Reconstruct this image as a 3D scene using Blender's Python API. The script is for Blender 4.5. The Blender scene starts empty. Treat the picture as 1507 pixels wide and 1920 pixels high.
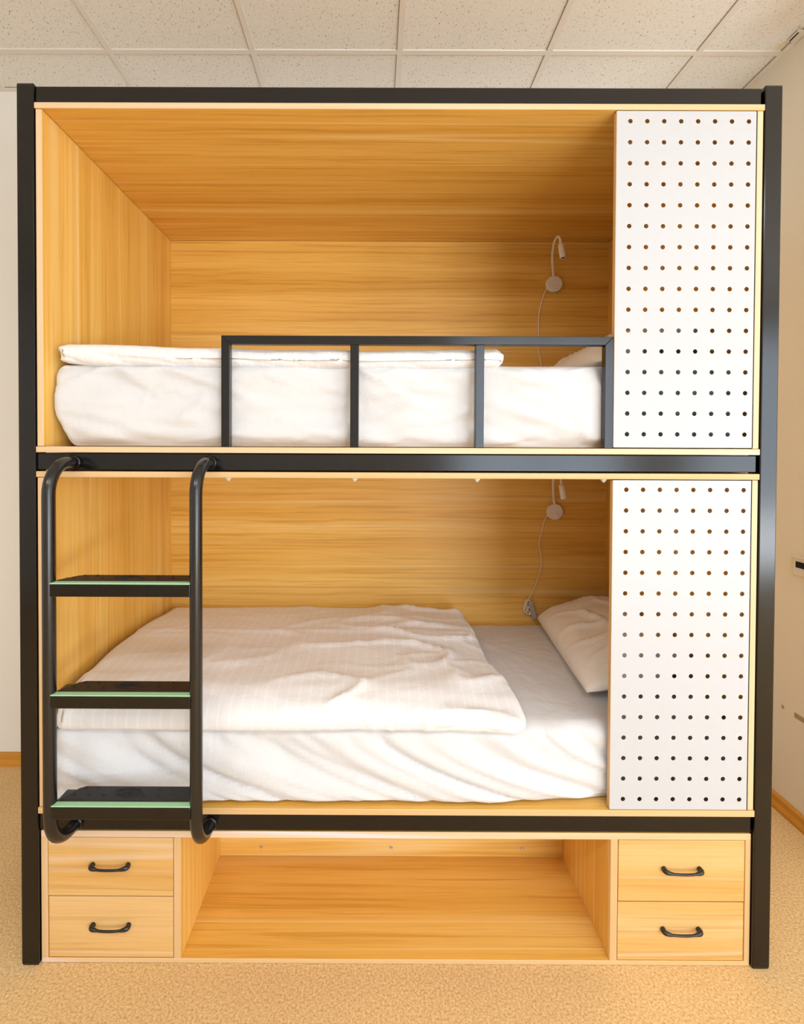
import bpy, bmesh, math, random
from mathutils import Vector, Matrix, noise

random.seed(7)
scene = bpy.context.scene
col = scene.collection
PI = math.pi
R = math.radians

# ------------------------------------------------------------------ materials
def new_mat(name):
    m = bpy.data.materials.new(name); m.use_nodes = True
    nt = m.node_tree; b = nt.nodes['Principled BSDF']
    return m, nt, b

def simple(name, rgb, rough=0.5, spec=0.5, metallic=0.0, bump=None, coat=0):
    m, nt, b = new_mat(name)
    b.inputs['Base Color'].default_value = (*rgb, 1)
    b.inputs['Roughness'].default_value = rough
    b.inputs['Specular IOR Level'].default_value = spec
    b.inputs['Metallic'].default_value = metallic
    if coat: b.inputs['Coat Weight'].default_value = coat
    if bump:
        tc = nt.nodes.new('ShaderNodeTexCoord'); n = nt.nodes.new('ShaderNodeTexNoise')
        n.inputs['Scale'].default_value = bump[0]; n.inputs['Detail'].default_value = 3
        bp = nt.nodes.new('ShaderNodeBump'); bp.inputs['Strength'].default_value = bump[1]
        bp.inputs['Distance'].default_value = bump[2]
        nt.links.new(tc.outputs['Object'], n.inputs['Vector'])
        nt.links.new(n.outputs['Fac'], bp.inputs['Height'])
        nt.links.new(bp.outputs['Normal'], b.inputs['Normal'])
    return m

def ramp(nt, stops):
    r = nt.nodes.new('ShaderNodeValToRGB'); e = r.color_ramp.elements
    while len(e) < len(stops): e.new(0.5)
    for el, (p, c) in zip(e, stops):
        el.position = p; el.color = (*c, 1) if len(c) == 3 else c
    return r

def wood(name, along, tint=(1, 1, 1), seed=0.0, rough=0.42, contrast=1.0):
    """laminate: grain runs along axis `along` (0=x,1=y,2=z)."""
    m, nt, b = new_mat(name); L = nt.links.new
    tc = nt.nodes.new('ShaderNodeTexCoord')
    # gentle wander of the grain
    wm = nt.nodes.new('ShaderNodeMapping'); s_ = [5.0, 5.0, 5.0]; s_[along] = 1.3
    wm.inputs['Scale'].default_value = s_; wm.inputs['Location'].default_value = (seed, seed * .3, seed * .7)
    wn = nt.nodes.new('ShaderNodeTexNoise'); wn.inputs['Scale'].default_value = 1; wn.inputs['Detail'].default_value = 2
    L(tc.outputs['Object'], wm.inputs['Vector']); L(wm.outputs[0], wn.inputs['Vector'])
    wd_ = nt.nodes.new('ShaderNodeVectorMath'); wd_.operation = 'MULTIPLY_ADD'
    amp = [.022, .022, .022]; amp[along] = 0
    wd_.inputs[1].default_value = amp; L(wn.outputs['Color'], wd_.inputs[0]); L(tc.outputs['Object'], wd_.inputs[2])
    def mp(la, pe, off, src=None):
        n = nt.nodes.new('ShaderNodeMapping')
        q = [pe, pe, pe]; q[along] = la
        n.inputs['Scale'].default_value = q; n.inputs['Location'].default_value = (off, off * 1.7, off * 0.6)
        L(src or wd_.outputs[0], n.inputs['Vector']); return n
    def nz(mpn, det, rou, dist=0.0):
        n = nt.nodes.new('ShaderNodeTexNoise'); n.inputs['Scale'].default_value = 1
        n.inputs['Detail'].default_value = det; n.inputs['Roughness'].default_value = rou
        n.inputs['Distortion'].default_value = dist
        L(mpn.outputs[0], n.inputs['Vector']); return n
    broad = nz(mp(0.22, 7.0, seed), 2, 0.5)
    mid = nz(mp(1.3, 75.0, seed + 3), 3, 0.55, 0.25)
    fine = nz(mp(3.0, 330.0, seed + 9), 2, 0.6)
    line = nz(mp(0.16, 8.5, seed + 21, tc.outputs['Object']), 1, 0.4)
    k = contrast
    def c(r_, g_, b_): return (min(1, r_ * tint[0]), min(1, g_ * tint[1]), min(1, b_ * tint[2]))
    rb = ramp(nt, [(0.30, c(.78, .400, .066)), (0.5, c(.88, .495, .100)), (0.70, c(.94, .585, .160))])
    L(broad.outputs['Fac'], rb.inputs[0])
    rm = ramp(nt, [(0.34, (1 - .17 * k, 1 - .25 * k, 1 - .40 * k)), (0.50, (1, 1, 1)), (0.70, (1.0, 1 + .03 * k, 1 + .12 * k))])
    L(mid.outputs['Fac'], rm.inputs[0])
    m1 = nt.nodes.new('ShaderNodeMixRGB'); m1.blend_type = 'MULTIPLY'; m1.inputs[0].default_value = 0.9
    L(rb.outputs[0], m1.inputs[1]); L(rm.outputs[0], m1.inputs[2])
    rf = ramp(nt, [(0.36, (.88, .84, .76)), (0.52, (1, 1, 1))])
    L(fine.outputs['Fac'], rf.inputs[0])
    m2 = nt.nodes.new('ShaderNodeMixRGB'); m2.blend_type = 'MULTIPLY'; m2.inputs[0].default_value = 0.7 * k
    L(m1.outputs[0], m2.inputs[1]); L(rf.outputs[0], m2.inputs[2])
    # thin pale lines where the line noise crosses its mean
    sb = nt.nodes.new('ShaderNodeMath'); sb.operation = 'SUBTRACT'; sb.inputs[1].default_value = .5; L(line.outputs['Fac'], sb.inputs[0])
    ab = nt.nodes.new('ShaderNodeMath'); ab.operation = 'ABSOLUTE'; L(sb.outputs[0], ab.inputs[0])
    mr = nt.nodes.new('ShaderNodeMapRange'); mr.inputs['From Min'].default_value = .004; mr.inputs['From Max'].default_value = .024
    mr.inputs['To Min'].default_value = .62; mr.inputs['To Max'].default_value = 0; L(ab.outputs[0], mr.inputs['Value'])
    gate = nt.nodes.new('ShaderNodeMapRange'); gate.inputs['From Min'].default_value = .38; gate.inputs['From Max'].default_value = .55
    L(broad.outputs['Fac'], gate.inputs['Value'])
    gm = nt.nodes.new('ShaderNodeMath'); gm.operation = 'MULTIPLY'; L(mr.outputs[0], gm.inputs[0]); L(gate.outputs[0], gm.inputs[1])
    m3 = nt.nodes.new('ShaderNodeMixRGB'); m3.blend_type = 'MIX'
    L(gm.outputs[0], m3.inputs[0]); L(m2.outputs[0], m3.inputs[1]); m3.inputs[2].default_value = (*c(.96, .70, .31), 1)
    L(m3.outputs[0], b.inputs['Base Color'])
    b.inputs['Roughness'].default_value = rough
    b.inputs['Specular IOR Level'].default_value = 0.35
    return m

def fabric(name, rgb, stripes=False, rough=0.85):
    m, nt, b = new_mat(name); L = nt.links.new
    tc = nt.nodes.new('ShaderNodeTexCoord')
    b.inputs['Roughness'].default_value = rough
    b.inputs['Specular IOR Level'].default_value = 0.15
    b.inputs['Sheen Weight'].default_value = 0.15
    base = None
    if stripes:
        w = nt.nodes.new('ShaderNodeTexWave'); w.wave_type = 'BANDS'; w.bands_direction = 'X'
        w.inputs['Scale'].default_value = 9.5; w.inputs['Distortion'].default_value = 0.35
        w.inputs['Detail'].default_value = 1; w.inputs['Detail Scale'].default_value = 0.6
        L(tc.outputs['Object'], w.inputs['Vector'])
        r = ramp(nt, [(0.0, (rgb[0] * .955, rgb[1] * .95, rgb[2] * .95)), (0.86, (rgb[0] * .955, rgb[1] * .95, rgb[2] * .95)), (0.97, rgb)])
        L(w.outputs['Fac'], r.inputs[0]); L(r.outputs[0], b.inputs['Base Color'])
    else:
        b.inputs['Base Color'].default_value = (*rgb, 1)
    n1 = nt.nodes.new('ShaderNodeTexNoise'); n1.inputs['Scale'].default_value = 14; n1.inputs['Detail'].default_value = 4
    n1.inputs['Roughness'].default_value = .55; n1.inputs['Distortion'].default_value = .6
    n2 = nt.nodes.new('ShaderNodeTexNoise'); n2.inputs['Scale'].default_value = 260; n2.inputs['Detail'].default_value = 2
    L(tc.outputs['Object'], n1.inputs['Vector']); L(tc.outputs['Object'], n2.inputs['Vector'])
    b1 = nt.nodes.new('ShaderNodeBump'); b1.inputs['Strength'].default_value = .5; b1.inputs['Distance'].default_value = .009
    b2 = nt.nodes.new('ShaderNodeBump'); b2.inputs['Strength'].default_value = .15; b2.inputs['Distance'].default_value = .0008
    L(n1.outputs['Fac'], b1.inputs['Height']); L(n2.outputs['Fac'], b2.inputs['Height'])
    L(b1.outputs[0], b2.inputs['Normal']); L(b2.outputs[0], b.inputs['Normal'])
    return m

def wall_mat(name, rgb):
    m, nt, b = new_mat(name); L = nt.links.new
    tc = nt.nodes.new('ShaderNodeTexCoord')
    n = nt.nodes.new('ShaderNodeTexNoise'); n.inputs['Scale'].default_value = 1.3; n.inputs['Detail'].default_value = 3
    L(tc.outputs['Object'], n.inputs['Vector'])
    r = ramp(nt, [(.3, tuple(c * .96 for c in rgb)), (.7, rgb)])
    L(n.outputs['Fac'], r.inputs[0]); L(r.outputs[0], b.inputs['Base Color'])
    b.inputs['Roughness'].default_value = .75; b.inputs['Specular IOR Level'].default_value = .2
    return m

def floor_mat():
    m, nt, b = new_mat('speckled_carpet'); L = nt.links.new
    tc = nt.nodes.new('ShaderNodeTexCoord')
    n = nt.nodes.new('ShaderNodeTexNoise'); n.inputs['Scale'].default_value = 150; n.inputs['Detail'].default_value = 3
    n.inputs['Roughness'].default_value = .65
    n2 = nt.nodes.new('ShaderNodeTexNoise'); n2.inputs['Scale'].default_value = 2.2; n2.inputs['Detail'].default_value = 2
    L(tc.outputs['Object'], n.inputs['Vector']); L(tc.outputs['Object'], n2.inputs['Vector'])
    r = ramp(nt, [(.32, (.60, .34, .12)), (.5, (.79, .53, .245)), (.68, (.90, .69, .41))])
    L(n.outputs['Fac'], r.inputs[0])
    r2 = ramp(nt, [(.3, (.92, .90, .88)), (.7, (1, 1, 1))])
    L(n2.outputs['Fac'], r2.inputs[0])
    mx = nt.nodes.new('ShaderNodeMixRGB'); mx.blend_type = 'MULTIPLY'; mx.inputs[0].default_value = 1
    L(r.outputs[0], mx.inputs[1]); L(r2.outputs[0], mx.inputs[2]); L(mx.outputs[0], b.inputs['Base Color'])
    bp = nt.nodes.new('ShaderNodeBump'); bp.inputs['Strength'].default_value = .3; bp.inputs['Distance'].default_value = .001
    L(n.outputs['Fac'], bp.inputs['Height']); L(bp.outputs[0], b.inputs['Normal'])
    b.inputs['Roughness'].default_value = .8; b.inputs['Specular IOR Level'].default_value = .2
    return m

def tile_mat():
    m, nt, b = new_mat('fissured_ceiling_tile'); L = nt.links.new
    tc = nt.nodes.new('ShaderNodeTexCoord')
    mp = nt.nodes.new('ShaderNodeMapping'); mp.inputs['Scale'].default_value = (1, .55, 1)
    mp.inputs['Rotation'].default_value = (0, 0, .5)
    L(tc.outputs['Object'], mp.inputs['Vector'])
    n = nt.nodes.new('ShaderNodeTexNoise'); n.inputs['Scale'].default_value = 160; n.inputs['Detail'].default_value = 1.5
    n.inputs['Distortion'].default_value = .4
    L(mp.outputs[0], n.inputs['Vector'])
    pit = ramp(nt, [(.28, (.46, .37, .29)), (.37, (.94, .915, .87))])
    L(n.outputs['Fac'], pit.inputs[0])
    n2 = nt.nodes.new('ShaderNodeTexNoise'); n2.inputs['Scale'].default_value = 300; n2.inputs['Detail'].default_value = 2
    L(tc.outputs['Object'], n2.inputs['Vector'])
    g = ramp(nt, [(.35, (.90, .89, .87)), (.65, (1, 1, 1))])
    L(n2.outputs['Fac'], g.inputs[0])
    mx = nt.nodes.new('ShaderNodeMixRGB'); mx.blend_type = 'MULTIPLY'; mx.inputs[0].default_value = 1
    L(pit.outputs[0], mx.inputs[1]); L(g.outputs[0], mx.inputs[2])
    # brownish water stains near the right wall corner
    prev = mx
    for (cx, cy, rad, colr, st) in [(1.53, .46, .20, (.66, .46, .28), .40), (1.628, .692, .034, (.80, .66, .32), .8)]:
        vm = nt.nodes.new('ShaderNodeVectorMath'); vm.operation = 'DISTANCE'
        L(tc.outputs['Object'], vm.inputs[0]); vm.inputs[1].default_value = (cx, cy, 3.2146)
        ns = nt.nodes.new('ShaderNodeTexNoise'); ns.inputs['Scale'].default_value = 9
        L(tc.outputs['Object'], ns.inputs['Vector'])
        ad = nt.nodes.new('ShaderNodeMath'); ad.operation = 'MULTIPLY_ADD'; ad.inputs[1].default_value = rad * .9; L(ns.outputs['Fac'], ad.inputs[0])
        L(vm.outputs['Value'], ad.inputs[2])
        mr = nt.nodes.new('ShaderNodeMapRange'); mr.inputs['From Min'].default_value = rad * .5; mr.inputs['From Max'].default_value = rad * 1.5
        mr.inputs['To Min'].default_value = st; mr.inputs['To Max'].default_value = 0
        L(ad.outputs[0], mr.inputs['Value'])
        mm = nt.nodes.new('ShaderNodeMixRGB'); mm.inputs[2].default_value = (*colr, 1)
        L(mr.outputs[0], mm.inputs[0]); L(prev.outputs[0], mm.inputs[1]); prev = mm
    L(prev.outputs[0], b.inputs['Base Color'])
    bp = nt.nodes.new('ShaderNodeBump'); bp.inputs['Strength'].default_value = .5; bp.inputs['Distance'].default_value = .002
    L(n.outputs['Fac'], bp.inputs['Height']); L(bp.outputs[0], b.inputs['Normal'])
    b.inputs['Roughness'].default_value = .9; b.inputs['Specular IOR Level'].default_value = .1
    return m

M = dict(
    wx=wood('laminate_horizontal', 0), wz=wood('laminate_vertical', 2, seed=5, tint=(1.03, 1.10, 1.25), contrast=.7),
    edge=wood('laminate_edge_band', 0, tint=(.86, 1.05, 2.75), seed=11, contrast=.3),
    edgez=wood('laminate_edge_band_upright', 2, tint=(.86, 1.03, 2.7), seed=12, contrast=.3),
    wd=wood('laminate_drawer', 0, seed=31, tint=(.80, .82, 1.25), contrast=.8),
    skirt=wood('stained_skirting', 0, tint=(.72, .55, .25), seed=40, rough=.35),
    black=simple('black_powder_coat', (.003, .0026, .0026), .16, .52, bump=(500, .12, .0004)),
    tube=simple('black_glossy_tube', (.009, .009, .009), .24, .6),
    rubber=simple('black_rubber_pad', (.012, .011, .011), .5, .4),
    glow=simple('pale_green_strip', (.36, .62, .36), .5, .4),
    white=simple('white_melamine', (.54, .545, .565), .35, .4),
    hole=simple('drilled_board_edge', (.22, .12, .07), .8, .2),
    sheet=fabric('white_cotton_sheet', (.69, .685, .69)),
    duvet=fabric('white_striped_satin', (.86, .845, .84), stripes=True),
    pillow=fabric('white_pillow_cotton', (.88, .84, .80), stripes=False),
    lampw=simple('cream_white_plastic', (.88, .80, .72), .4, .5),
    cord=simple('pale_cord', (.88, .76, .62), .5, .4),
    adapter=simple('clear_grey_plastic', (.42, .36, .32), .4, .5),
    steel=simple('zinc_screw', (.60, .60, .60), .35, .5, metallic=.8),
    nylon=simple('white_nylon_cap', (.80, .78, .74), .5, .4),
    dark=simple('dark_slot', (.01, .009, .008), .7, .2),
    wall=wall_mat('cream_wall_paint', (.89, .855, .79)), wall2=wall_mat('white_wall_paint', (.84, .83, .81)),
    rwall=wall_mat('beige_wall_paint', (.90, .81, .68)),
    plate=simple('cream_plastic_plate', (.80, .72, .60), .45, .4),
    tape=simple('grey_beige_tape', (.42, .34, .22), .7, .2),
    grid=simple('painted_ceiling_grid', (.84, .78, .71), .5, .3),
    floor=floor_mat(), tile=tile_mat(),
    frame=simple('white_window_frame', (.85, .85, .85), .4, .4),
)

# ------------------------------------------------------------------ helpers
def thing(name, label, cat, loc=(0, 0, 0), group=None):
    o = bpy.data.objects.new(name, None); col.objects.link(o)
    o.location = loc; o.empty_display_size = .1
    o['label'] = label; o['category'] = cat
    if group: o['group'] = group
    return o

def worldloc(p):
    v = Vector((0, 0, 0))
    while p is not None:
        v += p.location; p = p.parent
    return v

def obj(name, bm, mats, parent=None, label=None, smooth=False, loc=None):
    """verts are given in room coordinates; the mesh is re-based on its parent / own origin."""
    me = bpy.data.meshes.new(name)
    base = worldloc(parent) if parent else Vector(loc or (0, 0, 0))
    own = Vector((0, 0, 0))
    if parent is not None and loc is not None:
        own = Vector(loc) - base
        base = Vector(loc)
    bmesh.ops.translate(bm, verts=bm.verts, vec=-base)
    bmesh.ops.recalc_face_normals(bm, faces=bm.faces)
    bm.to_mesh(me); bm.free()
    if not isinstance(mats, (list, tuple)): mats = [mats]
    for m in mats: me.materials.append(m)
    if smooth:
        me.polygons.foreach_set('use_smooth', [True] * len(me.polygons))
    o = bpy.data.objects.new(name, me); col.objects.link(o)
    if parent: o.parent = parent; o.location = own
    else: o.location = base
    if label: o['label'] = label
    return o

def struct(name, bm, mats, smooth=False):
    o = obj(name, bm, mats, smooth=smooth); o['kind'] = 'structure'; return o

def tag(o, label, cat, group=None):
    o['label'] = label; o['category'] = cat
    if group: o['group'] = group
    return o

def box(bm, x0, x1, y0, y1, z0, z1, bev=0.0, mi=0, seg=1):
    vs = [bm.verts.new((x, y, z)) for x in (x0, x1) for y in (y0, y1) for z in (z0, z1)]
    idx = [(0, 1, 3, 2), (4, 6, 7, 5), (0, 4, 5, 1), (2, 3, 7, 6), (0, 2, 6, 4), (1, 5, 7, 3)]
    fs = [bm.faces.new([vs[i] for i in q]) for q in idx]
    for f in fs: f.material_index = mi
    if bev > 0:
        es = list({e for f in fs for e in f.edges})
        r = bmesh.ops.bevel(bm, geom=es, offset=bev, segments=seg, profile=.5, affect='EDGES')
        for f in r['faces']: f.material_index = mi
    return fs

def B(*a, **k):
    bm = bmesh.new(); box(bm, *a, **k); return bm

def tube(bm, pts, rad, n=12, cap=True, mi=0, flat=None):
    pts = [Vector(p) for p in pts]; rings = []
    up = None
    for i, p in enumerate(pts):
        if i == 0: t = pts[1] - p
        elif i == len(pts) - 1: t = p - pts[i - 1]
        else: t = (pts[i + 1] - p).normalized() + (p - pts[i - 1]).normalized()
        t.normalize()
        if up is None:
            a = Vector((0, 0, 1)) if abs(t.z) < .9 else Vector((1, 0, 0))
            up = (a - t * a.dot(t)).normalized()
        else:
            up = (up - t * up.dot(t)).normalized()
        sd = t.cross(up)
        r = rad[i] if isinstance(rad, (list, tuple)) else rad
        ring = []
        for k in range(n):
            an = 2 * PI * k / n
            ring.append(bm.verts.new(p + (up * math.cos(an) + sd * math.sin(an)) * r))
        rings.append(ring)
    for a, b_ in zip(rings, rings[1:]):
        for k in range(n):
            f = bm.faces.new((a[k], a[(k + 1) % n], b_[(k + 1) % n], b_[k])); f.material_index = mi; f.smooth = True
    if cap:
        for rg in (rings[0][::-1], rings[-1]):
            f = bm.faces.new(rg); f.material_index = mi
    return rings

def smooth_path(pts, sub=6):
    """Catmull-Rom through points"""
    P = [Vector(p) for p in pts]; P = [2 * P[0] - P[1]] + P + [2 * P[-1] - P[-2]]; out = []
    for i in range(1, len(P) - 2):
        for s in range(sub):
            t = s / sub
            a, b_, c, d = P[i - 1], P[i], P[i + 1], P[i + 2]
            out.append(.5 * ((2 * b_) + (c - a) * t + (2 * a - 5 * b_ + 4 * c - d) * t * t + (3 * b_ - a - 3 * c + d) * t ** 3))
    out.append(P[-2]); return out

def disc(bm, c, r, ax, h, n=24, mi=0):
    """cylinder centred at c, along unit vector ax, height h"""
    ax = Vector(ax).normalized(); c = Vector(c)
    tube(bm, [c - ax * h / 2, c + ax * h / 2], r, n, True, mi)

def lathe(bm, c, ax, prof, n=24, mi=0):
    ax = Vector(ax).normalized(); c = Vector(c)
    a = Vector((0, 0, 1)) if abs(ax.z) < .9 else Vector((1, 0, 0))
    u = (a - ax * a.dot(ax)).normalized(); v = ax.cross(u); rings = []
    for r, h in prof:
        rings.append([bm.verts.new(c + ax * h + (u * math.cos(2 * PI * k / n) + v * math.sin(2 * PI * k / n)) * max(r, 1e-5)) for k in range(n)])
    for p, q in zip(rings, rings[1:]):
        for k in range(n):
            f = bm.faces.new((p[k], p[(k + 1) % n], q[(k + 1) % n], q[k])); f.smooth = True; f.material_index = mi
    bm.faces.new(rings[0][::-1]).material_index = mi; bm.faces.new(rings[-1]).material_index = mi

# ------------------------------------------------------------------ the room
CZ = 3.2146; BY = 0.966; RX = 1.665; LX = -3.4; FX = 6.0; FY = -4.2; JY = 0.15
T = .1
struct('floor', B(LX - T, FX + T, FY - T, BY + T, -.1, 0), M['floor'])
struct('wall_back', B(LX - T, RX, BY, BY + T, 0, CZ + .1), M['wall'])
bm = bmesh.new()
box(bm, RX, RX + T, JY, BY + T, 0, CZ + .1)
box(bm, RX + T, FX + T, JY, JY + T, 0, CZ + .1)
box(bm, FX, FX + T, FY, JY, 0, CZ + .1)
struct('wall_right', bm, M['rwall'])
struct('wall_left', B(LX - T, LX, FY, BY, 0, CZ + .1), M['wall2'])
# front wall with two windows (behind the camera)
WIN = [(.80, 2.75, .12, 2.85), (3.45, 5.40, .12, 2.85)]
bm = bmesh.new()
xs = [LX - T, .80, 2.75, 3.45, 5.40, FX + T]
for i in range(5):
    a, b_ = xs[i], xs[i + 1]
    if i in (1, 3): box(bm, a, b_, FY - T, FY, 0, .12); box(bm, a, b_, FY - T, FY, 2.85, CZ + .1)
    else: box(bm, a, b_, FY - T, FY, 0, CZ + .1)
struct('wall_front', bm, M['wall2'])
for n_, (a, b_, c, d) in enumerate(WIN, 1):
    bm = bmesh.new(); w = .05
    box(bm, a, b_, FY - .08, FY - .03, c, c + w, .004); box(bm, a, b_, FY - .08, FY - .03, d - w, d, .004)
    k = 1
    for i in range(k + 2 if k > 1 else 3):
        t = i / (k + 1 if k > 1 else 2)
        x = a + (b_ - a - w) * t
        box(bm, x, x + w, FY - .08, FY - .03, c + w, d - w, .004)
    struct('window_%d' % n_, bm, M['frame'])

# ceiling: tiles between an exposed grid
gx = [-3.06, -2.44, -1.82, -1.20, -.591, .034, .667, 1.302]
gx += [1.93, 2.55, 3.17, 3.79, 4.41, 5.03, 5.65]
gy = [.722 - .6 * i for i in range(9)]
bm = bmesh.new()
box(bm, LX - T, FX + T, FY - T, BY + T, CZ + .004, CZ + .1, mi=0)
hw = .012
for x in gx: box(bm, x - hw, x + hw, FY, BY if x < RX else JY, CZ - .002, CZ + .004, mi=1)
for y in gy: box(bm, LX, RX if y > JY else FX, y - hw, y + hw, CZ - .0015, CZ + .004, mi=1)
# wall angle
box(bm, LX, RX, BY - .02, BY, CZ - .003, CZ + .004, mi=1)
box(bm, RX - .018, RX, JY, BY, CZ - .003, CZ + .004, mi=1)
# thin dark joints beside the grid bars
for x in gx:
    if x < RX: box(bm, x - hw - .0025, x - hw, FY, BY, CZ + .002, CZ + .0045, mi=2)
for y in gy: box(bm, LX, FX, y + hw, y + hw + .002, CZ + .002, CZ + .0045, mi=2)
box(bm, RX - .022, RX - .018, JY, BY, CZ + .001, CZ + .0045, mi=2)
box(bm, LX, RX, BY - .023, BY - .02, CZ + .001, CZ + .0045, mi=2)
struct('ceiling', bm, [M['tile'], M['grid'], simple('tile_joint', (.42, .33, .25), .9, .1)])

def skirting(bm, pts, inward):
    """profile swept along straight line pts[0]->pts[1]"""
    prof = [(0, 0), (.022, 0), (.022, .014), (.014, .030), (.013, .052), (.006, .060), (0, .060)]
    a, b_ = Vector(pts[0]), Vector(pts[1]); n = Vector(inward)
    r0 = [bm.verts.new(a + n * p + Vector((0, 0, z))) for p, z in prof]
    r1 = [bm.verts.new(b_ + n * p + Vector((0, 0, z))) for p, z in prof]
    for i in range(len(prof)):
        j = (i + 1) % len(prof)
        bm.faces.new((r0[i], r0[j], r1[j], r1[i]))
    bm.faces.new(r0); bm.faces.new(r1[::-1])
bm = bmesh.new(); skirting(bm, [(LX, BY, 0), (RX, BY, 0)], (0, -1, 0)); struct('baseboard_back', bm, M['skirt'])
bm = bmesh.new(); skirting(bm, [(RX, BY - .02, 0), (RX, JY, 0)], (-1, 0, 0)); struct('baseboard_right', bm, wood('stained_skirting_side', 1, tint=(.82, .66, .30), seed=44, rough=.35))
bm = bmesh.new(); skirting(bm, [(LX, BY - .02, 0), (LX, FY, 0)], (1, 0, 0)); struct('baseboard_left', bm, M['skirt'])

# ------------------------------------------------------------------ bunk bed
bed = thing('bunk_bed', 'tall double bunk bed with black metal posts and light wood panelled sleeping boxes', 'bunk bed', (0, .48, 0))
H = 2.574; PW = .05; D0, D1 = -.001, .946
for sx in (-1, 1):
    for (y0, y1) in ((0, .05), (.905, .955)):
        x0, x1 = (-1.10, -1.05) if sx < 0 else (1.05, 1.10)
        bm = bmesh.new()
        box(bm, x0, x1, y0, y1, .004, H - .002, .003, seg=2)
        box(bm, x0 + .002, x1 - .002, y0 + .002, y1 - .002, 0, .006, .001)
        box(bm, x0 + .001, x1 - .001, y0 + .001, y1 - .001, H - .004, H, .001)
        obj('post', bm, M['black'], bed)
bars = [(2.521, 2.569), (1.462, 1.511), (.402, .4515)]
for (z0, z1) in bars:
    for (y0, y1) in ((.007, .045), (.91, .95)):
        obj('crossbar', B(-1.05, 1.044, y0, y1, z0, z1, .002, seg=2), M['black'], bed)
for sx in (-1, 1):
    for (z0, z1) in bars:
        obj('side_bar', B(sx * 1.075 - .018, sx * 1.075 + .018, .05, .905, z0, z1, .002), M['black'], bed)

def board(name, x0, x1, y0, y1, z0, z1, face, edge, bev=.0012, label=None):
    """a panel whose faces are laminate and whose front/back edges are banded"""
    bm = bmesh.new(); box(bm, x0, x1, y0, y1, z0, z1, bev)
    bmesh.ops.recalc_face_normals(bm, faces=bm.faces); bm.normal_update()
    for f in bm.faces:
        if abs(f.normal.y) > .4: f.material_index = 1
    return obj(name, bm, [face, edge], bed, label)
board('top_board', -1.049, 1.049, D0, D1, 2.502, 2.519, M['wx'], M['edge'])
board('bed_deck', -1.049, 1.049, D0, D1, 1.513, 1.530, M['wx'], M['edge'])
board('ceiling_board', -1.049, 1.049, D0, D1, 1.441, 1.458, M['wx'], M['edge'])
board('bed_deck', -1.049, 1.049, D0, D1, .4535, .472, M['wx'], M['edge'])
for z0, z1 in ((1.531, 2.5005), (.4735, 1.4395)):
    board('side_panel', -1.0455, -1.0275, .0005, D1, z0, z1, M['wz'], M['edgez'])
    board('side_panel', 1.0275, 1.0455, .0005, D1, z0, z1, M['wz'], M['edgez'])
    bm = B(-1.0275, 1.0275, .9365, .9455, z0, z1)
    obj('back_panel', bm, M['wx'], bed)

def perforated(z0, z1, zt, zb, rows=16, cols=8):
    """white board with a real grid of drilled holes"""
    x0, x1, y0, y1 = .6245, 1.0265, .0005, .0020
    hx0, hx1 = .664, 1.004; r = .0066; n = 16
    px = (hx1 - hx0) / (cols - 1); pz = (zt - zb) / (rows - 1)
    bm = bmesh.new()
    xsl = [hx0 + px * (i - .5) for i in range(cols + 1)]
    zsl = [zb + pz * (i - .5) for i in range(rows + 1)]
    xall = [x0 + .001] + xsl + [x1 - .001]; zall = [z0 + .001] + zsl + [z1 - .001]
    cache = {}
    def V(x, y, z):
        k = (round(x, 5), round(y, 5), round(z, 5))
        if k not in cache: cache[k] = bm.verts.new((x, y, z))
        return cache[k]
    for y in (y0, y1):
        for i in range(len(xall) - 1):
            for j in range(len(zall) - 1):
                a, b_, c, d = xall[i], xall[i + 1], zall[j], zall[j + 1]
                if 0 < i <= cols and 0 < j <= rows:
                    cx = (a + b_) / 2; cz = (c + d) / 2
                    ring = [V(cx + r * math.cos(2 * PI * (k + .5) / n), y, cz + r * math.sin(2 * PI * (k + .5) / n)) for k in range(n)]
                    corners = [V(b_, y, d), V(a, y, d), V(a, y, c), V(b_, y, c)]
                    q = n // 4
                    for s in range(4):
                        seg = [ring[(s * q + t) % n] for t in range(q)]
                        # fan from the corner over this quarter of the ring
                        for t in range(q - 1):
                            bm.faces.new((corners[s], seg[t], seg[t + 1]))
                        nxt = ring[((s + 1) * q) % n]
                        bm.faces.new((corners[s], seg[-1], nxt, corners[(s + 1) % 4]))
                else:
                    bm.faces.new((V(a, y, c), V(b_, y, c), V(b_, y, d), V(a, y, d)))
    for i in range(cols):
        for j in range(rows):
            cx = hx0 + px * i; cz = zb + pz * j
            for k in range(n):
                a1 = 2 * PI * (k + .5) / n; a2 = 2 * PI * (k + 1.5) / n
                p = [(cx + r * math.cos(a1), cz + r * math.sin(a1)), (cx + r * math.cos(a2), cz + r * math.sin(a2))]
                f = bm.faces.new((V(p[0][0], y0, p[0][1]), V(p[1][0], y0, p[1][1]), V(p[1][0], y1, p[1][1]), V(p[0][0], y1, p[0][1])))
                f.material_index = 1; f.smooth = True
    # folded return flanges of the sheet
    e = .0015; yd = .0165
    box(bm, x0, x0 + e, y0 + .0003, yd, z0, z1, mi=2); box(bm, x1 - e, x1, y0 + .0003, yd, z0, z1)
    box(bm, x0, x1, y0 + .0003, yd, z0, z0 + e); box(bm, x0, x1, y0 + .0003, yd, z1 - e, z1)
    return obj('perforated_panel', bm, [M['white'], M['white'], M['edgez']], bed, label='white sheet panel drilled with a grid of small round holes')
perforated(1.5335, 2.5005, 2.4705, 1.572)
perforated(.4735, 1.4395, 1.411, .5045)

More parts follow.
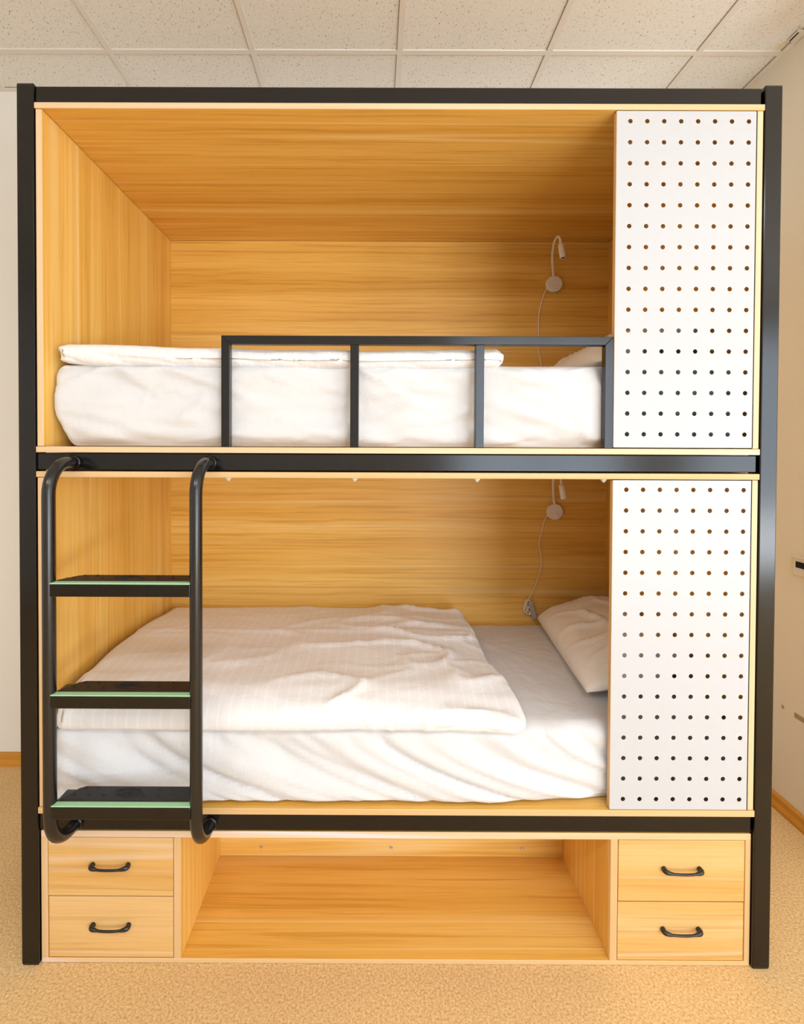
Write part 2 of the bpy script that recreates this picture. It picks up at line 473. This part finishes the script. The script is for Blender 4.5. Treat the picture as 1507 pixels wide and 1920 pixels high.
# guard rail: mitred square tube frame with two uprights
bm = bmesh.new()
gx0, gx1, gt, gz, gw = -.511, .6225, 1.853, 1.5305, .025
gy0, gy1 = -.002, .0215
def prism(bm, poly, y0, y1, mi=0):
    a = [bm.verts.new((x, y0, z)) for x, z in poly]; b_ = [bm.verts.new((x, y1, z)) for x, z in poly]
    n = len(poly); fs = [bm.faces.new(a), bm.faces.new(b_[::-1])]
    for i in range(n): fs.append(bm.faces.new((a[i], b_[i], b_[(i + 1) % n], a[(i + 1) % n])))
    for f in fs: f.material_index = mi
    es = list({e for f in fs for e in f.edges})
    bmesh.ops.bevel(bm, geom=es, offset=.0014, segments=2, profile=.5, affect='EDGES')
prism(bm, [(gx0, gt), (gx0 + gw, gt - gw), (gx1 - gw, gt - gw), (gx1, gt)], gy0, gy1)
prism(bm, [(gx0, gt), (gx0, gz), (gx0 + gw, gz), (gx0 + gw, gt - gw)], gy0, gy1)
prism(bm, [(gx1, gt), (gx1, gz), (gx1 - gw, gz), (gx1 - gw, gt - gw)], gy0, gy1)
for x in (-.138, .224):
    prism(bm, [(x, gt - gw), (x, gz), (x + gw, gz), (x + gw, gt - gw)], gy0, gy1)
rail = obj('guard_rail', bm, M['black'], bed)
for x in (-.4985, -.1255, .2365, .610):
    bm = bmesh.new()
    lathe(bm, (x, .028, 1.4405), (0, 0, -1), [(.009, 0), (.009, .003), (.006, .006), (.0045, .0065), (.0045, .010)], 14)
    obj('bolt', bm, M['nylon'], rail, label='pale bolt end under the lower box ceiling')

# ------------------------------------------------------------------ storage cabinet under the bed
cab = thing('storage_cabinet', 'low light wood base cabinet with four drawers and an open middle cubby, on the carpet', 'cabinet', (0, .2, 0))
CY0, CY1 = .010, .412
def cboard(name, x0, x1, y0, y1, z0, z1, face, edge, label=None):
    bm = bmesh.new(); box(bm, x0, x1, y0, y1, z0, z1, .001)
    bmesh.ops.recalc_face_normals(bm, faces=bm.faces); bm.normal_update()
    for f in bm.faces:
        if f.normal.y < -.4: f.material_index = 1
    return obj(name, bm, [face, edge], cab, label)
cboard('bottom_board', -1.0475, 1.0475, CY0, CY1, .001, .0145, M['wx'], M['edge'])
cboard('top_board', -1.0475, 1.0475, CY0, CY1, .3765, .396, M['wx'], M['edge'])
for x0, x1 in ((-1.0475, -1.0285), (1.0315, 1.0475)):
    cboard('side_panel', x0, x1, CY0, CY1, .0147, .3763, M['wz'], M['edgez'])
for x0, x1 in ((-.6555, -.6345), (.6345, .6555)):
    cboard('divider', x0, x1, CY0, CY1 - .017, .0147, .3763, M['wz'], M['edgez'])
bk = cboard('back_panel', -1.028, 1.031, .396, CY1 - .001, .0147, .3763, M['wx'], M['wx'])
for x in (-.482, 0.0, .484):
    bm = bmesh.new()
    lathe(bm, (x, .3962, .049), (0, -1, 0), [(.0065, 0), (.0062, .0015), (.004, .0024), (.0038, .0012)], 16)
    obj('screw', bm, M['steel'], bk)

def drawer(x0, x1, z0, z1):
    bm = bmesh.new()
    box(bm, x0, x1, .011, .027, z0, z1, .0014, seg=2)
    box(bm, x0 + .012, x0 + .024, .028, .36, z0 + .01, z1 - .03)
    box(bm, x1 - .024, x1 - .012, .028, .36, z0 + .01, z1 - .03)
    box(bm, x0 + .025, x1 - .025, .348, .36, z0 + .01, z1 - .03)
    box(bm, x0 + .025, x1 - .025, .028, .347, z0 + .01, z0 + .018)
    dr = obj('drawer', bm, M['wd'], cab)
    cx = (x0 + x1) / 2; cz = (z0 + z1) / 2 - .004
    bm = bmesh.new()
    half = .052
    pts = [(-half, .0115), (-half - .001, .007), (-half - .0015, .002), (-half + .003, -.003), (-half + .014, -.0062),
           (-.022, -.0082), (0, -.0088), (.022, -.0082), (half - .014, -.0062), (half - .003, -.003), (half + .0015, .002), (half + .001, .007), (half, .0115)]
    dz = [.0015, .0015, .001, .0005, -.0005, -.001, -.0012, -.001, -.0005, .0005, .001, .0015, .0015]
    sp = smooth_path([(cx + a, y, cz + .010 + q) for (a, y), q in zip(pts, dz)], 4)
    rr = []
    for i, p in enumerate(sp):
        u = abs(p.x - cx) / half
        rr.append(.0036 + .0038 * max(0, min(1, (u - .62) / .38)))
    tube(bm, sp, rr, 12)
    obj('handle', bm, M['tube'], dr, label='black bow handle')
    return dr
drawer(-1.027, -.6575, .2005, .3745)
drawer(-1.0255, -.6575, .0170, .1975)
drawer(.6580, 1.0300, .1925, .3745)
drawer(.6575, 1.0290, .0165, .1895)

# ------------------------------------------------------------------ ladder
lad = thing('bunk_ladder', 'black bent tube ladder with three padded rungs hung on the left front of the bunk', 'ladder', (-.744, -.11, .42))
TX = (-.943, -.5465); rt = .0168
for x in TX:
    pts = [(x, .0068, 1.484), (x, -.018, 1.484)]
    for k in range(0, 10):
        a = PI / 2 * k / 9
        pts.append((x, -.026 - .085 * math.sin(a), 1.484 - .085 * (1 - math.cos(a))))
    pts += [(x, -.111, z) for z in (1.3, 1.0, .75, .60)]
    pts += smooth_path([(x, -.111, .535), (x, -.108, .500), (x, -.097, .470), (x, -.076, .445), (x, -.045, .427), (x, .0, .420)], 4)
    pts += [(x, .0068, .420)]
    bm = bmesh.new(); tube(bm, pts, rt, 20)
    rl = obj('side_rail', bm, M['tube'], lad)
    for z in (1.484, .420):
        bm = bmesh.new()
        lathe(bm, (x, .0069, z), (0, -1, 0), [(.0215, 0), (.0215, .003), (.0185, .006), (.0175, .0062)], 20)
        obj('mounting_collar', bm, M['black'], rl)
RZ = (1.162, .861, .5605)
for zt in RZ:
    obj('rung', B(TX[0] + .010, TX[1] - .010, -.1262, -.050, zt - .034, zt, .003, seg=2), M['black'], lad)
    # black pad with clipped rear corners, raised studs
    xl, xr, yf, yb = TX[0] + .018, TX[1] - .018, -.1070, -.046
    poly = [(xl, yf), (xr, yf), (xr, yb - .006), (xr - .006, yb), (xl + .046, yb), (xl + .030, yb - .009), (xl, yf + .003)]
    bm = bmesh.new(); z0, z1 = zt - .001, zt + .0065
    a = [bm.verts.new((x, y, z0)) for x, y in poly]; b_ = [bm.verts.new((x, y, z1)) for x, y in poly]; n = len(poly)
    fs = [bm.faces.new(b_), bm.faces.new(a[::-1])] + [bm.faces.new((a[i], a[(i + 1) % n], b_[(i + 1) % n], b_[i])) for i in range(n)]
    bmesh.ops.bevel(bm, geom=list(fs[0].edges), offset=.0016, segments=2, profile=.5, affect='EDGES')
    cx = (xl + xr) / 2
    def stud(px, py, s=.0058, h=.0030):
        vs = [bm.verts.new((px - s * 1.25, py + s * .8, z1 - .0003)), bm.verts.new((px + s * 1.25, py + s * .8, z1 - .0003)), bm.verts.new((px, py - s * 1.1, z1 - .0003))]
        tp = bm.verts.new((px, py + .0005, z1 + h))
        bm.faces.new(vs)
        for i in range(3): bm.faces.new((vs[i], vs[(i + 1) % 3], tp))
    for px, py in ((-.128, -.058), (-.145, -.084), (-.092, -.057), (-.105, -.085), (-.064, -.086), (.046, -.086), (.078, -.060), (.088, -.086), (.118, -.060), (.130, -.086)):
        stud(cx - .004 + px, py)
    pad = obj('tread_pad', bm, M['rubber'], lad, label='black rubber tread pad with raised studs')
    # ring emblem: an oblong outline round interlocking rings
    bm = bmesh.new()
    def loop(pts, rr):
        pts = [Vector(p) for p in pts]; pts.append(pts[0].copy()); tube(bm, pts, rr, 6, cap=False)
    ex, ey = cx - .004, -.0715
    loop([(ex + (.036 + .0018 * math.cos(8 * t)) * math.cos(t), ey + (.0165 + .0015 * math.cos(4 * t)) * math.sin(t), z1) for t in [2 * PI * k / 48 for k in range(48)]], .0016)
    for q in (-.0165, -.0055, .0055, .0165):
        loop([(ex + q + .0088 * math.cos(t), ey + .0105 * math.sin(t), z1) for t in [2 * PI * k / 22 for k in range(22)]], .0014)
    obj('emblem', bm, M['rubber'], pad, label='embossed emblem of interlocking rings in an oblong outline')
    bm = bmesh.new()
    prof = [(-.1245, zt), (-.1240, zt + .0030), (-.1105, zt + .0042), (-.1078, zt + .0042), (-.1078, zt)]
    p0 = [bm.verts.new((xl - .010, y, z)) for y, z in prof]; p1 = [bm.verts.new((xr + .006, y, z)) for y, z in prof]
    p0[0].co.x += .0; p0[2].co.x += .008; p0[3].co.x += .009
    for i in range(len(prof)):
        j = (i + 1) % len(prof); bm.faces.new((p0[i], p0[j], p1[j], p1[i]))
    bm.faces.new(p0[::-1]); bm.faces.new(p1)
    obj('glow_strip', bm, M['glow'], lad, label='pale green strip')

# ------------------------------------------------------------------ bedding
def axis(a, b_, r, step):
    n1 = 5
    s = [a + r * (k / n1) for k in range(n1)]
    m = max(2, int((b_ - a - 2 * r) / step))
    s += [a + r + (b_ - a - 2 * r) * k / m for k in range(m + 1)]
    s += [b_ - r + r * (k / n1) for k in range(1, n1 + 1)]
    return s

def cloth_box(x0, x1, y0, y1, z0, z1, r, step, fn):
    X = axis(x0, x1, r, step); Y = axis(y0, y1, r, step * 1.4); Z = axis(z0, z1, min(r, (z1 - z0) * .45), step * .8)
    rz = min(r, (z1 - z0) * .45)
    bm = bmesh.new(); cache = {}
    def V(i, j, k):
        key = (i, j, k)
        if key in cache: return cache[key]
        p = Vector((X[i], Y[j], Z[k]))
        c = Vector((min(max(p.x, x0 + r), x1 - r), min(max(p.y, y0 + r), y1 - r), min(max(p.z, z0 + rz), z1 - rz)))
        d = p - c
        q = Vector((d.x / r, d.y / r, d.z / rz))
        mx = max(abs(q.x), abs(q.y), abs(q.z))
        l = q.length
        if l > 1e-9:
            q = q * (mx / l) if l > 0 else q
        nrm = Vector((q.x, q.y, q.z)).normalized() if q.length > 1e-9 else Vector((0, 0, 1))
        p = c + Vector((q.x * r, q.y * r, q.z * rz))
        cache[key] = bm.verts.new(fn(p, nrm)); return cache[key]
    nx, ny, nz = len(X) - 1, len(Y) - 1, len(Z) - 1
    for i in range(nx):
        for j in range(ny):
            for k in (0, nz):
                bm.faces.new((V(i, j, k), V(i + 1, j, k), V(i + 1, j + 1, k), V(i, j + 1, k)))
        for k in range(nz):
            for j in (0, ny):
                bm.faces.new((V(i, j, k), V(i + 1, j, k), V(i + 1, j, k + 1), V(i, j, k + 1)))
    for j in range(ny):
        for k in range(nz):
            for i in (0, nx):
                bm.faces.new((V(i, j, k), V(i, j + 1, k), V(i, j + 1, k + 1), V(i, j, k + 1)))
    return bm

def N(x, y=0., z=0.): return noise.noise(Vector((x, y, z)))
def ss(a, b_, x):
    t = max(0., min(1., (x - a) / (b_ - a))); return t * t * (3 - 2 * t)
def ridge(v, p=2.): return (1 - abs(v)) ** p

# lower mattress in its sheet: sheet side hangs in slanting folds
LZ0, LZ1 = .4735, .700
def lower_sheet(p, n):
    t = (p.z - LZ0) / (LZ1 - LZ0); q = p.copy()
    if n.y < -.2:
        w = min(1, (-n.y - .2) / .5)
        g = .42 * (1 - t) ** 1.8 + .07 * (1 - t)
        ph = p.x - g
        f = N(ph * 5.2, t * .9, 3.1) * 1.0 + .75 * N(ph * 12.5 + .25 * N(ph * 4, t * 2), t * 1.3, 9.) + .3 * N(ph * 26, t * 2.2, 19.)
        f = f - .9 * ridge(N(ph * 4.0, t * .7, 5.5) * 1.6, 7) + .4 * ridge(N(ph * 7, t * .5, 15.5) * 1.8, 8)
        env = ss(0, .16, t) * (1 - .55 * ss(.82, 1.0, t))
        gather = .003 * N(p.x * 45, t * 2, 2.) * ss(.6, 1, t)
        q.y -= (f * .0185 * (.35 + .65 * env) + gather) * w
        q.y -= (.030 - .020 * t) * w * (1 - ss(.25, .64, p.x))
        q.y += .002 * w * (1 - ss(0, .10, t))
        # wavy hem tucked under
        if t < .06: q.z += max(0, .006 * N(p.x * 9, 0, 1) + .001) * w
    if n.z > .2:
        w = n.z
        v = (p.y - .03) / .9
        q.z += w * (.026 * math.sin(PI * min(1, max(0, v))) ** .7 + .0035 * N(p.x * 6, p.y * 5, 2))
        # creases radiating from beneath the duvet edge
        dx, dy = p.x - .38, p.y - .62
        rr = math.hypot(dx, dy); an = math.atan2(dy, dx)
        q.z += w * .006 * ridge(N(an * 5, rr * 1.2, 4) * 1.6, 4) * math.exp(-rr * 2.2) * (1 if dx > -.05 else 0)
    return q
bm = cloth_box(-1.0235, 1.0235, .030, .934, LZ0, LZ1, .035, .0125, lower_sheet)
tag(obj('mattress', bm, M['sheet'], smooth=True, loc=(0, .48, .4735)), 'lower bunk mattress under a white sheet hanging in slanting folds', 'mattress')

UZ0, UZ1 = 1.5315, 1.775
def upper_sheet(p, n):
    t = (p.z - UZ0) / (UZ1 - UZ0); q = p.copy()
    # the free left end leans inwards towards the deck
    l = max(0., min(1., (-p.x - .80) / .22))
    q.x += l * (.036 * (1 - ss(0, .55, t)) ** 1.6)
    if n.y < -.2:
        w = min(1, (-n.y - .2) / .5)
        f = .8 * N(p.x * 3.1 + 1.2 * t, t * 1.3, 6) + .35 * N(p.x * 7 - 3 * t, t * 3, 1.) + .35 * N(p.x * 2.2, t * 9, 8) * (1 - t)
        f += .35 * N(p.x * 9 + 5 * t, t * 4 + p.x, 12) + .6 * ridge(N(p.x * 6.5 - 3.2 * t, t * 2.2, 22.5) * 1.9, 6) * (.4 + .6 * N(p.x * 2, t, 3))
        f += .5 * ridge(N(p.x * 3.4 + 1.9 * t, t * 1.2, 2.5) * 1.7, 8) * ss(.3, .9, t)
        # vertical folds at the right hand end
        e = ss(.42, .60, p.x)
        f += e * .9 * N(p.x * 16 + 1.5 * t, t * 1.2, 4)
        q.y -= max(-1.2, min(.68, f * 1.3)) * .021 * w * ss(0, .1, t)
        q.y += .010 * w * (1 - ss(0, .16, t))
    if n.z > .2: q.z += n.z * (.012 * math.sin(PI * max(0, min(1, (p.y - .03) / .9))) + .003 * N(p.x * 7, p.y * 6, 2))
    return q
bm = cloth_box(-1.0245, 1.0235, .0390, .934, UZ0, UZ1, .030, .0125, upper_sheet)
tag(obj('mattress', bm, M['sheet'], smooth=True, loc=(0, .48, 1.5315)), 'upper bunk mattress in a white sheet behind the black guard rail', 'mattress')

# lower duvet: a soft slab laid over the left two thirds, rolling over the front edge
def lower_duvet(p, n):
    q = p.copy()
    u = (p.x + 1.02) / 1.40; v = (p.y - .0) / .925
    tz = (p.z - .7) / .075
    # follow mattress crown
    q.z += .026 * math.sin(PI * max(0, min(1, v))) ** .7
    # droop at the front edge and thin at the right hem
    fr = 1 - ss(0, .09, p.y)
    q.z -= fr * .014
    right = ss(.72, 1.0, u)
    if tz > 0: q.z -= tz * .075 * right * (.15 + .25 * (1 - ss(.3, .8, p.y)))
    # slanted right hem
    q.x += ss(.8, 1, u) * (.045 * (1 - ss(.0, .45, p.y)) + .012 * N(p.y * 7, 2, 0))
    if n.z > .1:
        w = n.z
        a = .006 * N(p.x * 3 + p.y * 1.2, p.y * 7, 1.)
        cr = ridge(N(p.x * 2.0 + p.y * 3.5, p.y * 6.5 - p.x * 2.2, 4.4) * 1.9, 6) * (.25 + .9 * ss(.35, .8, u))
        cr2 = ridge(N(p.x * 4 - p.y * 2, p.y * 11, 7.7) * 2.0, 7) * ss(.4, .85, u) * .7
        fold = ridge((p.y - .52 - .02 * math.sin(p.x * 3) - .008 * N(p.x * 5)) * 14, 5) if abs(p.y - .52) < .07 else 0
        q.z += w * (a + .016 * cr + .010 * cr2 + .006 * fold + .010 * math.sin(PI * max(0, min(1, (v - .05) / .9))))
        q.z += w * .006 * (ss(.0, .07, p.y) - ss(.10, .20, p.y))
    if n.y < -.1:
        w = min(1, -n.y * 1.5)
        q.y -= w * (.005 * N(p.x * 5, p.z * 8, 3) + .009 * ridge(N(p.x * 12, p.z * 20, 5) * 2, 5) * ss(.55, .72, u))
        q.z += w * (.004 * N(p.x * 3, 0, 8) + .0035 * ridge(N(p.x * 13, 1, 5) * 2, 4) * ss(.55, .7, u))
    if n.x < -.1:
        q.x += .012 * N(p.y * 9, p.z * 30, 2) + .008
    return q
bm = cloth_box(-1.019, .345, -.006, .927, .700, .782, .042, .0095, lower_duvet)
tag(obj('duvet', bm, M['duvet'], smooth=True, loc=(-.34, .47, .70)), 'white striped duvet spread over the left part of the lower mattress', 'duvet')

def upper_duvet(p, n):
    q = p.copy(); u = (p.x + 1.02) / 1.33
    tz = (p.z - 1.772) / .062
    q.z -= .014 * ss(.0, .35, u) * (1 if tz > .4 else .35) * (1 - .25 * math.sin(u * 7))
    endl = 1 - ss(0, .10, u); endr = ss(.88, 1, u)
    q.z += (endl * .010) * (1 - tz)
    if n.y < -.1 or n.z > .2:
        q.z += .0035 * N(p.x * 7, 1, 3) * tz
        q.y -= .008 * N(p.x * 4, p.z * 14, 2) + -.006 * ridge(N(p.x * 7 + p.z * 20, p.z * 9, 5) * 1.9, 6)
        q.y -= endl * .004 * N(p.x * 60, p.z * 60, 1) + endr * .005 * N(p.x * 40, p.z * 50, 1)
    if n.x < -.15: q.x += .012 * N(p.z * 70, p.y * 4, 1) + .008
    if n.x > .15: q.x += .007 * N(p.z * 80, p.y * 4, 6)
    return q
bm = cloth_box(-1.018, .318, .0260, .93, 1.772, 1.838, .030, .010, upper_duvet)
tag(obj('duvet', bm, M['duvet'], smooth=True, loc=(-.35, .47, 1.772)), 'white striped duvet rolled along the upper mattress above the left guard rail posts', 'duvet')

def pillow(L_, W_, th, mat, label, place, seed):
    """L_ along local y, W_ along local x"""
    nu, nv = 44, 60; bm = bmesh.new(); top = {}; bot = {}
    for i in range(nu + 1):
        for j in range(nv + 1):
            u = -1 + 2 * i / nu; v = -1 + 2 * j / nv
            # corners pull out, sides pull in a little
            px = u * W_ / 2 * (1 - .06 * (1 - v * v)); py = v * L_ / 2 * (1 - .05 * (1 - u * u))
            pu = max(0, 1 - abs(u) ** 2.6); pv = max(0, 1 - abs(v) ** 2.6)
            h = th * .5 * (pu ** .5) * (pv ** .5); sq = 1 - .075 * u * u * v * v; px *= sq; py *= sq
            wr = .009 * N(px * 9, py * 7, seed) + .013 * ridge(N(px * 6 + py * 3, py * 6, seed + 4) * 1.9, 5) * pu
            edge_ = i in (0, nu) or j in (0, nv)
            t = bm.verts.new((px, py, h + (0 if edge_ else wr * (.3 + pu * pv)))); top[i, j] = t
            bot[i, j] = t if edge_ else bm.verts.new((px, py, -h * .55 + wr * .3))
    for i in range(nu):
        for j in range(nv):
            bm.faces.new((top[i, j], top[i + 1, j], top[i + 1, j + 1], top[i, j + 1]))
            q = (bot[i, j], bot[i, j + 1], bot[i + 1, j + 1], bot[i + 1, j])
            if len(set(q)) == 4: bm.faces.new(q)
    bmesh.ops.transform(bm, matrix=place, verts=bm.verts)
    o = obj('pillow', bm, mat, smooth=True, loc=place.translation)
    return tag(o, label, 'pillow')
mt = Matrix.Translation((.815, .495, .800)) @ Matrix.Rotation(R(-5.6), 4, 'Z') @ Matrix.Rotation(R(-17), 4, 'Y')
pillow(.80, .372, .16, M['pillow'], 'white pillow at the right end of the lower mattress, leaning on the side panel', mt, 3)
mt = Matrix.Translation((.820, .480, 1.867)) @ Matrix.Rotation(R(0), 4, 'Z') @ Matrix.Rotation(R(-19), 4, 'Y')
pillow(.70, .40, .14, M['pillow'], 'white pillow on the upper mattress in the shade behind the guard rail', mt, 8)

# ------------------------------------------------------------------ reading lamps
def reading_lamp(x, z, label, cordpts, adapter, up=0.0):
    yb = .9363
    t = thing('reading_lamp', label, 'lamp', (x, yb, z))
    bm = bmesh.new()
    lathe(bm, (x, yb, z), (0, -1, 0), [(.037, 0), (.0385, .003), (.0385, .016), (.0355, .021), (.034, .022)], 36)
    tube(bm, [(x - .024, yb - .008, z - .022), (x - .036, yb - .008, z - .018)], .005, 10)
    base = obj('base', bm, M['lampw'], t)
    bm = bmesh.new(); lathe(bm, (x + .008, yb - .0215, z - .014), (0, -1, 0), [(.0085, 0), (.0085, .004), (.007, .006), (.0066, .006)], 20)
    obj('switch', bm, M['lampw'], base)
    pts = smooth_path([(x, yb - .010, z + .030), (x - .020, yb - .050, z + .070 + up * .4), (x - .038, yb - .10, z + .110 + up), (x - .050, yb - .160, z + .138 + up),
                       (x - .052, yb - .205, z + .142 + up), (x - .050, yb - .228, z + .120 + up), (x - .049, yb - .232, z + .095 + up)], 8)
    bm = bmesh.new(); tube(bm, pts, .0058, 12); obj('gooseneck', bm, M['lampw'], t)
    a = Vector((x - .049, yb - .232, z + .097 + up)); d = Vector((.12, -.14, -1)).normalized()
    bm = bmesh.new()
    lathe(bm, a, d, [(.006, -.004), (.011, 0), (.0125, .004), (.0125, .060), (.0105, .062), (.0095, .057)], 24)
    hd = obj('lamp_head', bm, M['lampw'], t)
    bm = bmesh.new(); disc(bm, a + d * .0575, .0085, d, .002, 18); obj('lens', bm, M['dark'], hd)
    bm = bmesh.new(); tube(bm, smooth_path(cordpts, 6), .0024, 8); obj('cord', bm, M['cord'], t)
    if adapter:
        cx, cz = adapter
        bm = bmesh.new()
        for k, (rx, rz, an) in enumerate(((.018, .036, .10), (.013, .034, -.22), (.015, .035, -.05), (.009, .031, .3))):
            lp = []
            for s in range(25):
                q = 2 * PI * s / 24
                lx = rx * math.sin(q); lz = -rz + rz * math.cos(q)
                lp.append((cx + lx * math.cos(an) + lz * math.sin(an), .925 - .003 * k, cz + lz * math.cos(an) - lx * math.sin(an)))
            tube(bm, lp, .0028, 6, cap=False)
        obj('cord_coil', bm, M['cord'], t, label='coiled spare cord')
        bm = bmesh.new()
        for k in range(1): box(bm, cx + .006, cx + .030, .908, .930, cz - .092, cz - .006, .005, seg=3)
        bmesh.ops.rotate(bm, verts=bm.verts, cent=(cx + .018, .92, cz - .05), matrix=Matrix.Rotation(R(-16), 3, 'Y'))
        obj('power_adapter', bm, M['adapter'], t, label='translucent grey plug adapter')
    return t
ux, uz, lx, lz = .768, 2.300, .781, 1.2365
reading_lamp(ux, uz, 'white gooseneck reading lamp on the back panel of the upper box', [
    (ux - .034, .927, uz - .019), (ux - .050, .926, uz - .060), (ux - .066, .930, uz - .130), (ux - .069, .931, uz - .200),
    (ux - .064, .930, uz - .270), (ux - .068, .930, uz - .310), (ux - .055, .931, uz - .370), (ux - .050, .928, uz - .48)], None)
reading_lamp(lx, lz, 'white gooseneck reading lamp on the back panel of the lower box with coiled cord', [
    (lx - .034, .927, lz - .019), (lx - .050, .926, lz - .050), (lx - .057, .930, lz - .095), (lx - .070, .931, lz - .150), (lx - .062, .930, lz - .205),
    (lx - .058, .930, lz - .250), (lx - .075, .930, lz - .320), (lx - .098, .929, lz - .375), (lx - .120, .927, lz - .418)], (lx - .120, lz - .416), up=.043)

# ------------------------------------------------------------------ small things on the right wall
o = thing('wall_socket', 'cream surface box with a dark slot on the right wall at mid height', 'socket', (RX, .50, 1.02))
bm = bmesh.new(); box(bm, RX - .014, RX, .42, .617, 1.020, 1.102, .004, seg=2); obj('cover', bm, M['plate'], o)
obj('slot', B(RX - .0155, RX - .0135, .42, .600, 1.052, 1.077, .0), M['dark'], o, label='dark recessed slot')
obj('lip', B(RX - .019, RX - .014, .42, .614, 1.090, 1.099, .0015), M['plate'], o)
bm = bmesh.new(); box(bm, RX - .0015, RX, .44, .611, .430, .451, .0004)
tag(obj('tape_strip', bm, M['tape'], loc=(RX, .52, .43)), 'short grey beige strip stuck low on the right wall', 'tape')
bm = bmesh.new()
lathe(bm, (RX, .672, .443), (-1, 0, 0), [(.008, 0), (.0075, .0012), (.004, .0018)], 14)
tag(obj('wall_plug', bm, M['tape'], loc=(RX, .672, .443)), 'tiny brown plug in the right wall beside the bunk post', 'wall plug')
o = thing('cable_clip', 'small cream cable bracket with a dark slit where ceiling meets right wall', 'bracket', (1.64, .63, CZ - .01))
bm = bmesh.new(); box(bm, 1.622, RX - .002, .594, .650, CZ - .008, CZ - .002, .001); obj('bracket_body', bm, M['plate'], o)
obj('slit', B(1.626, 1.632, .602, .645, CZ - .0092, CZ - .0075), M['dark'], o)

# ------------------------------------------------------------------ light and camera
def area(name, loc, size, sy, power, colr, rot):
    l = bpy.data.lights.new(name, 'AREA'); l.shape = 'RECTANGLE'; l.size = size; l.size_y = sy
    l.energy = power; l.color = colr
    o = bpy.data.objects.new(name, l); col.objects.link(o); o.location = loc; o.rotation_euler = rot
    return o
# daylight entering through the two windows
area('window_daylight', (1.775, FY - .10, 1.485), 1.93, 2.70, 290, (.76, .88, 1.0), (R(90), 0, 0))
area('second_window_daylight', (4.425, FY - .10, 1.485), 1.93, 2.70, 285, (.76, .88, 1.0), (R(90), 0, 0))
# added uplight that brightens the ceiling, in place of daylight off the ground
area('ceiling_uplight_fill', (3.1, FY - .06, .55), 4.4, .8, 280, (.95, .95, .95), (R(145), 0, 0))
# added fill lamps overhead, unseen behind the camera, to lift the ambient light
for lx_ in (-1.5, .35): area('overhead_fill', (lx_, -2.6, CZ - .012), 1.2, .58, 88, (.92, .95, 1.0), (0, 0, 0))

w = bpy.data.worlds.new('world'); scene.world = w; w.use_nodes = True
bg = w.node_tree.nodes['Background']; bg.inputs[0].default_value = (.85, .92, 1, 1); bg.inputs[1].default_value = 1.0

cam = bpy.data.cameras.new('camera'); co = bpy.data.objects.new('camera', cam); col.objects.link(co)
cam.sensor_fit = 'HORIZONTAL'; cam.sensor_width = 36
cam.lens = 964.0878 / 1507 * 36
cam.shift_x = (753.5 - 700.905) / 1507
cam.shift_y = (856.92 - 960) / 1507
cx_, cz_, D_, pi_, ya_, ro_ = -6.66e-2, 1.5249, 1.4909, 1.47e-2, 1.3e-3, 3.9e-3
# camera basis from yaw / pitch / roll
def basis():
    def toc(P):
        x = math.cos(ya_) * P[0] + math.sin(ya_) * P[1]; y = -math.sin(ya_) * P[0] + math.cos(ya_) * P[1]; z = P[2]
        y2 = math.cos(pi_) * y - math.sin(pi_) * z; z2 = math.sin(pi_) * y + math.cos(pi_) * z
        x3 = math.cos(ro_) * x + math.sin(ro_) * z2; z3 = -math.sin(ro_) * x + math.cos(ro_) * z2
        return x3, y2, z3
    c0, c1, c2 = toc((1, 0, 0)), toc((0, 1, 0)), toc((0, 0, 1))
    right = Vector((c0[0], c1[0], c2[0])); fwd = Vector((c0[1], c1[1], c2[1])); up = Vector((c0[2], c1[2], c2[2]))
    return Matrix(((right.x, up.x, -fwd.x), (right.y, up.y, -fwd.y), (right.z, up.z, -fwd.z))).to_4x4()
co.matrix_world = Matrix.Translation((cx_, -D_, cz_)) @ basis()
cam.clip_start = .05
scene.camera = co

scene.view_settings.view_transform = 'Standard'
scene.view_settings.look = 'None'
scene.view_settings.gamma = 1
scene.view_settings.use_curve_mapping = False
scene.view_settings.exposure = -1.55
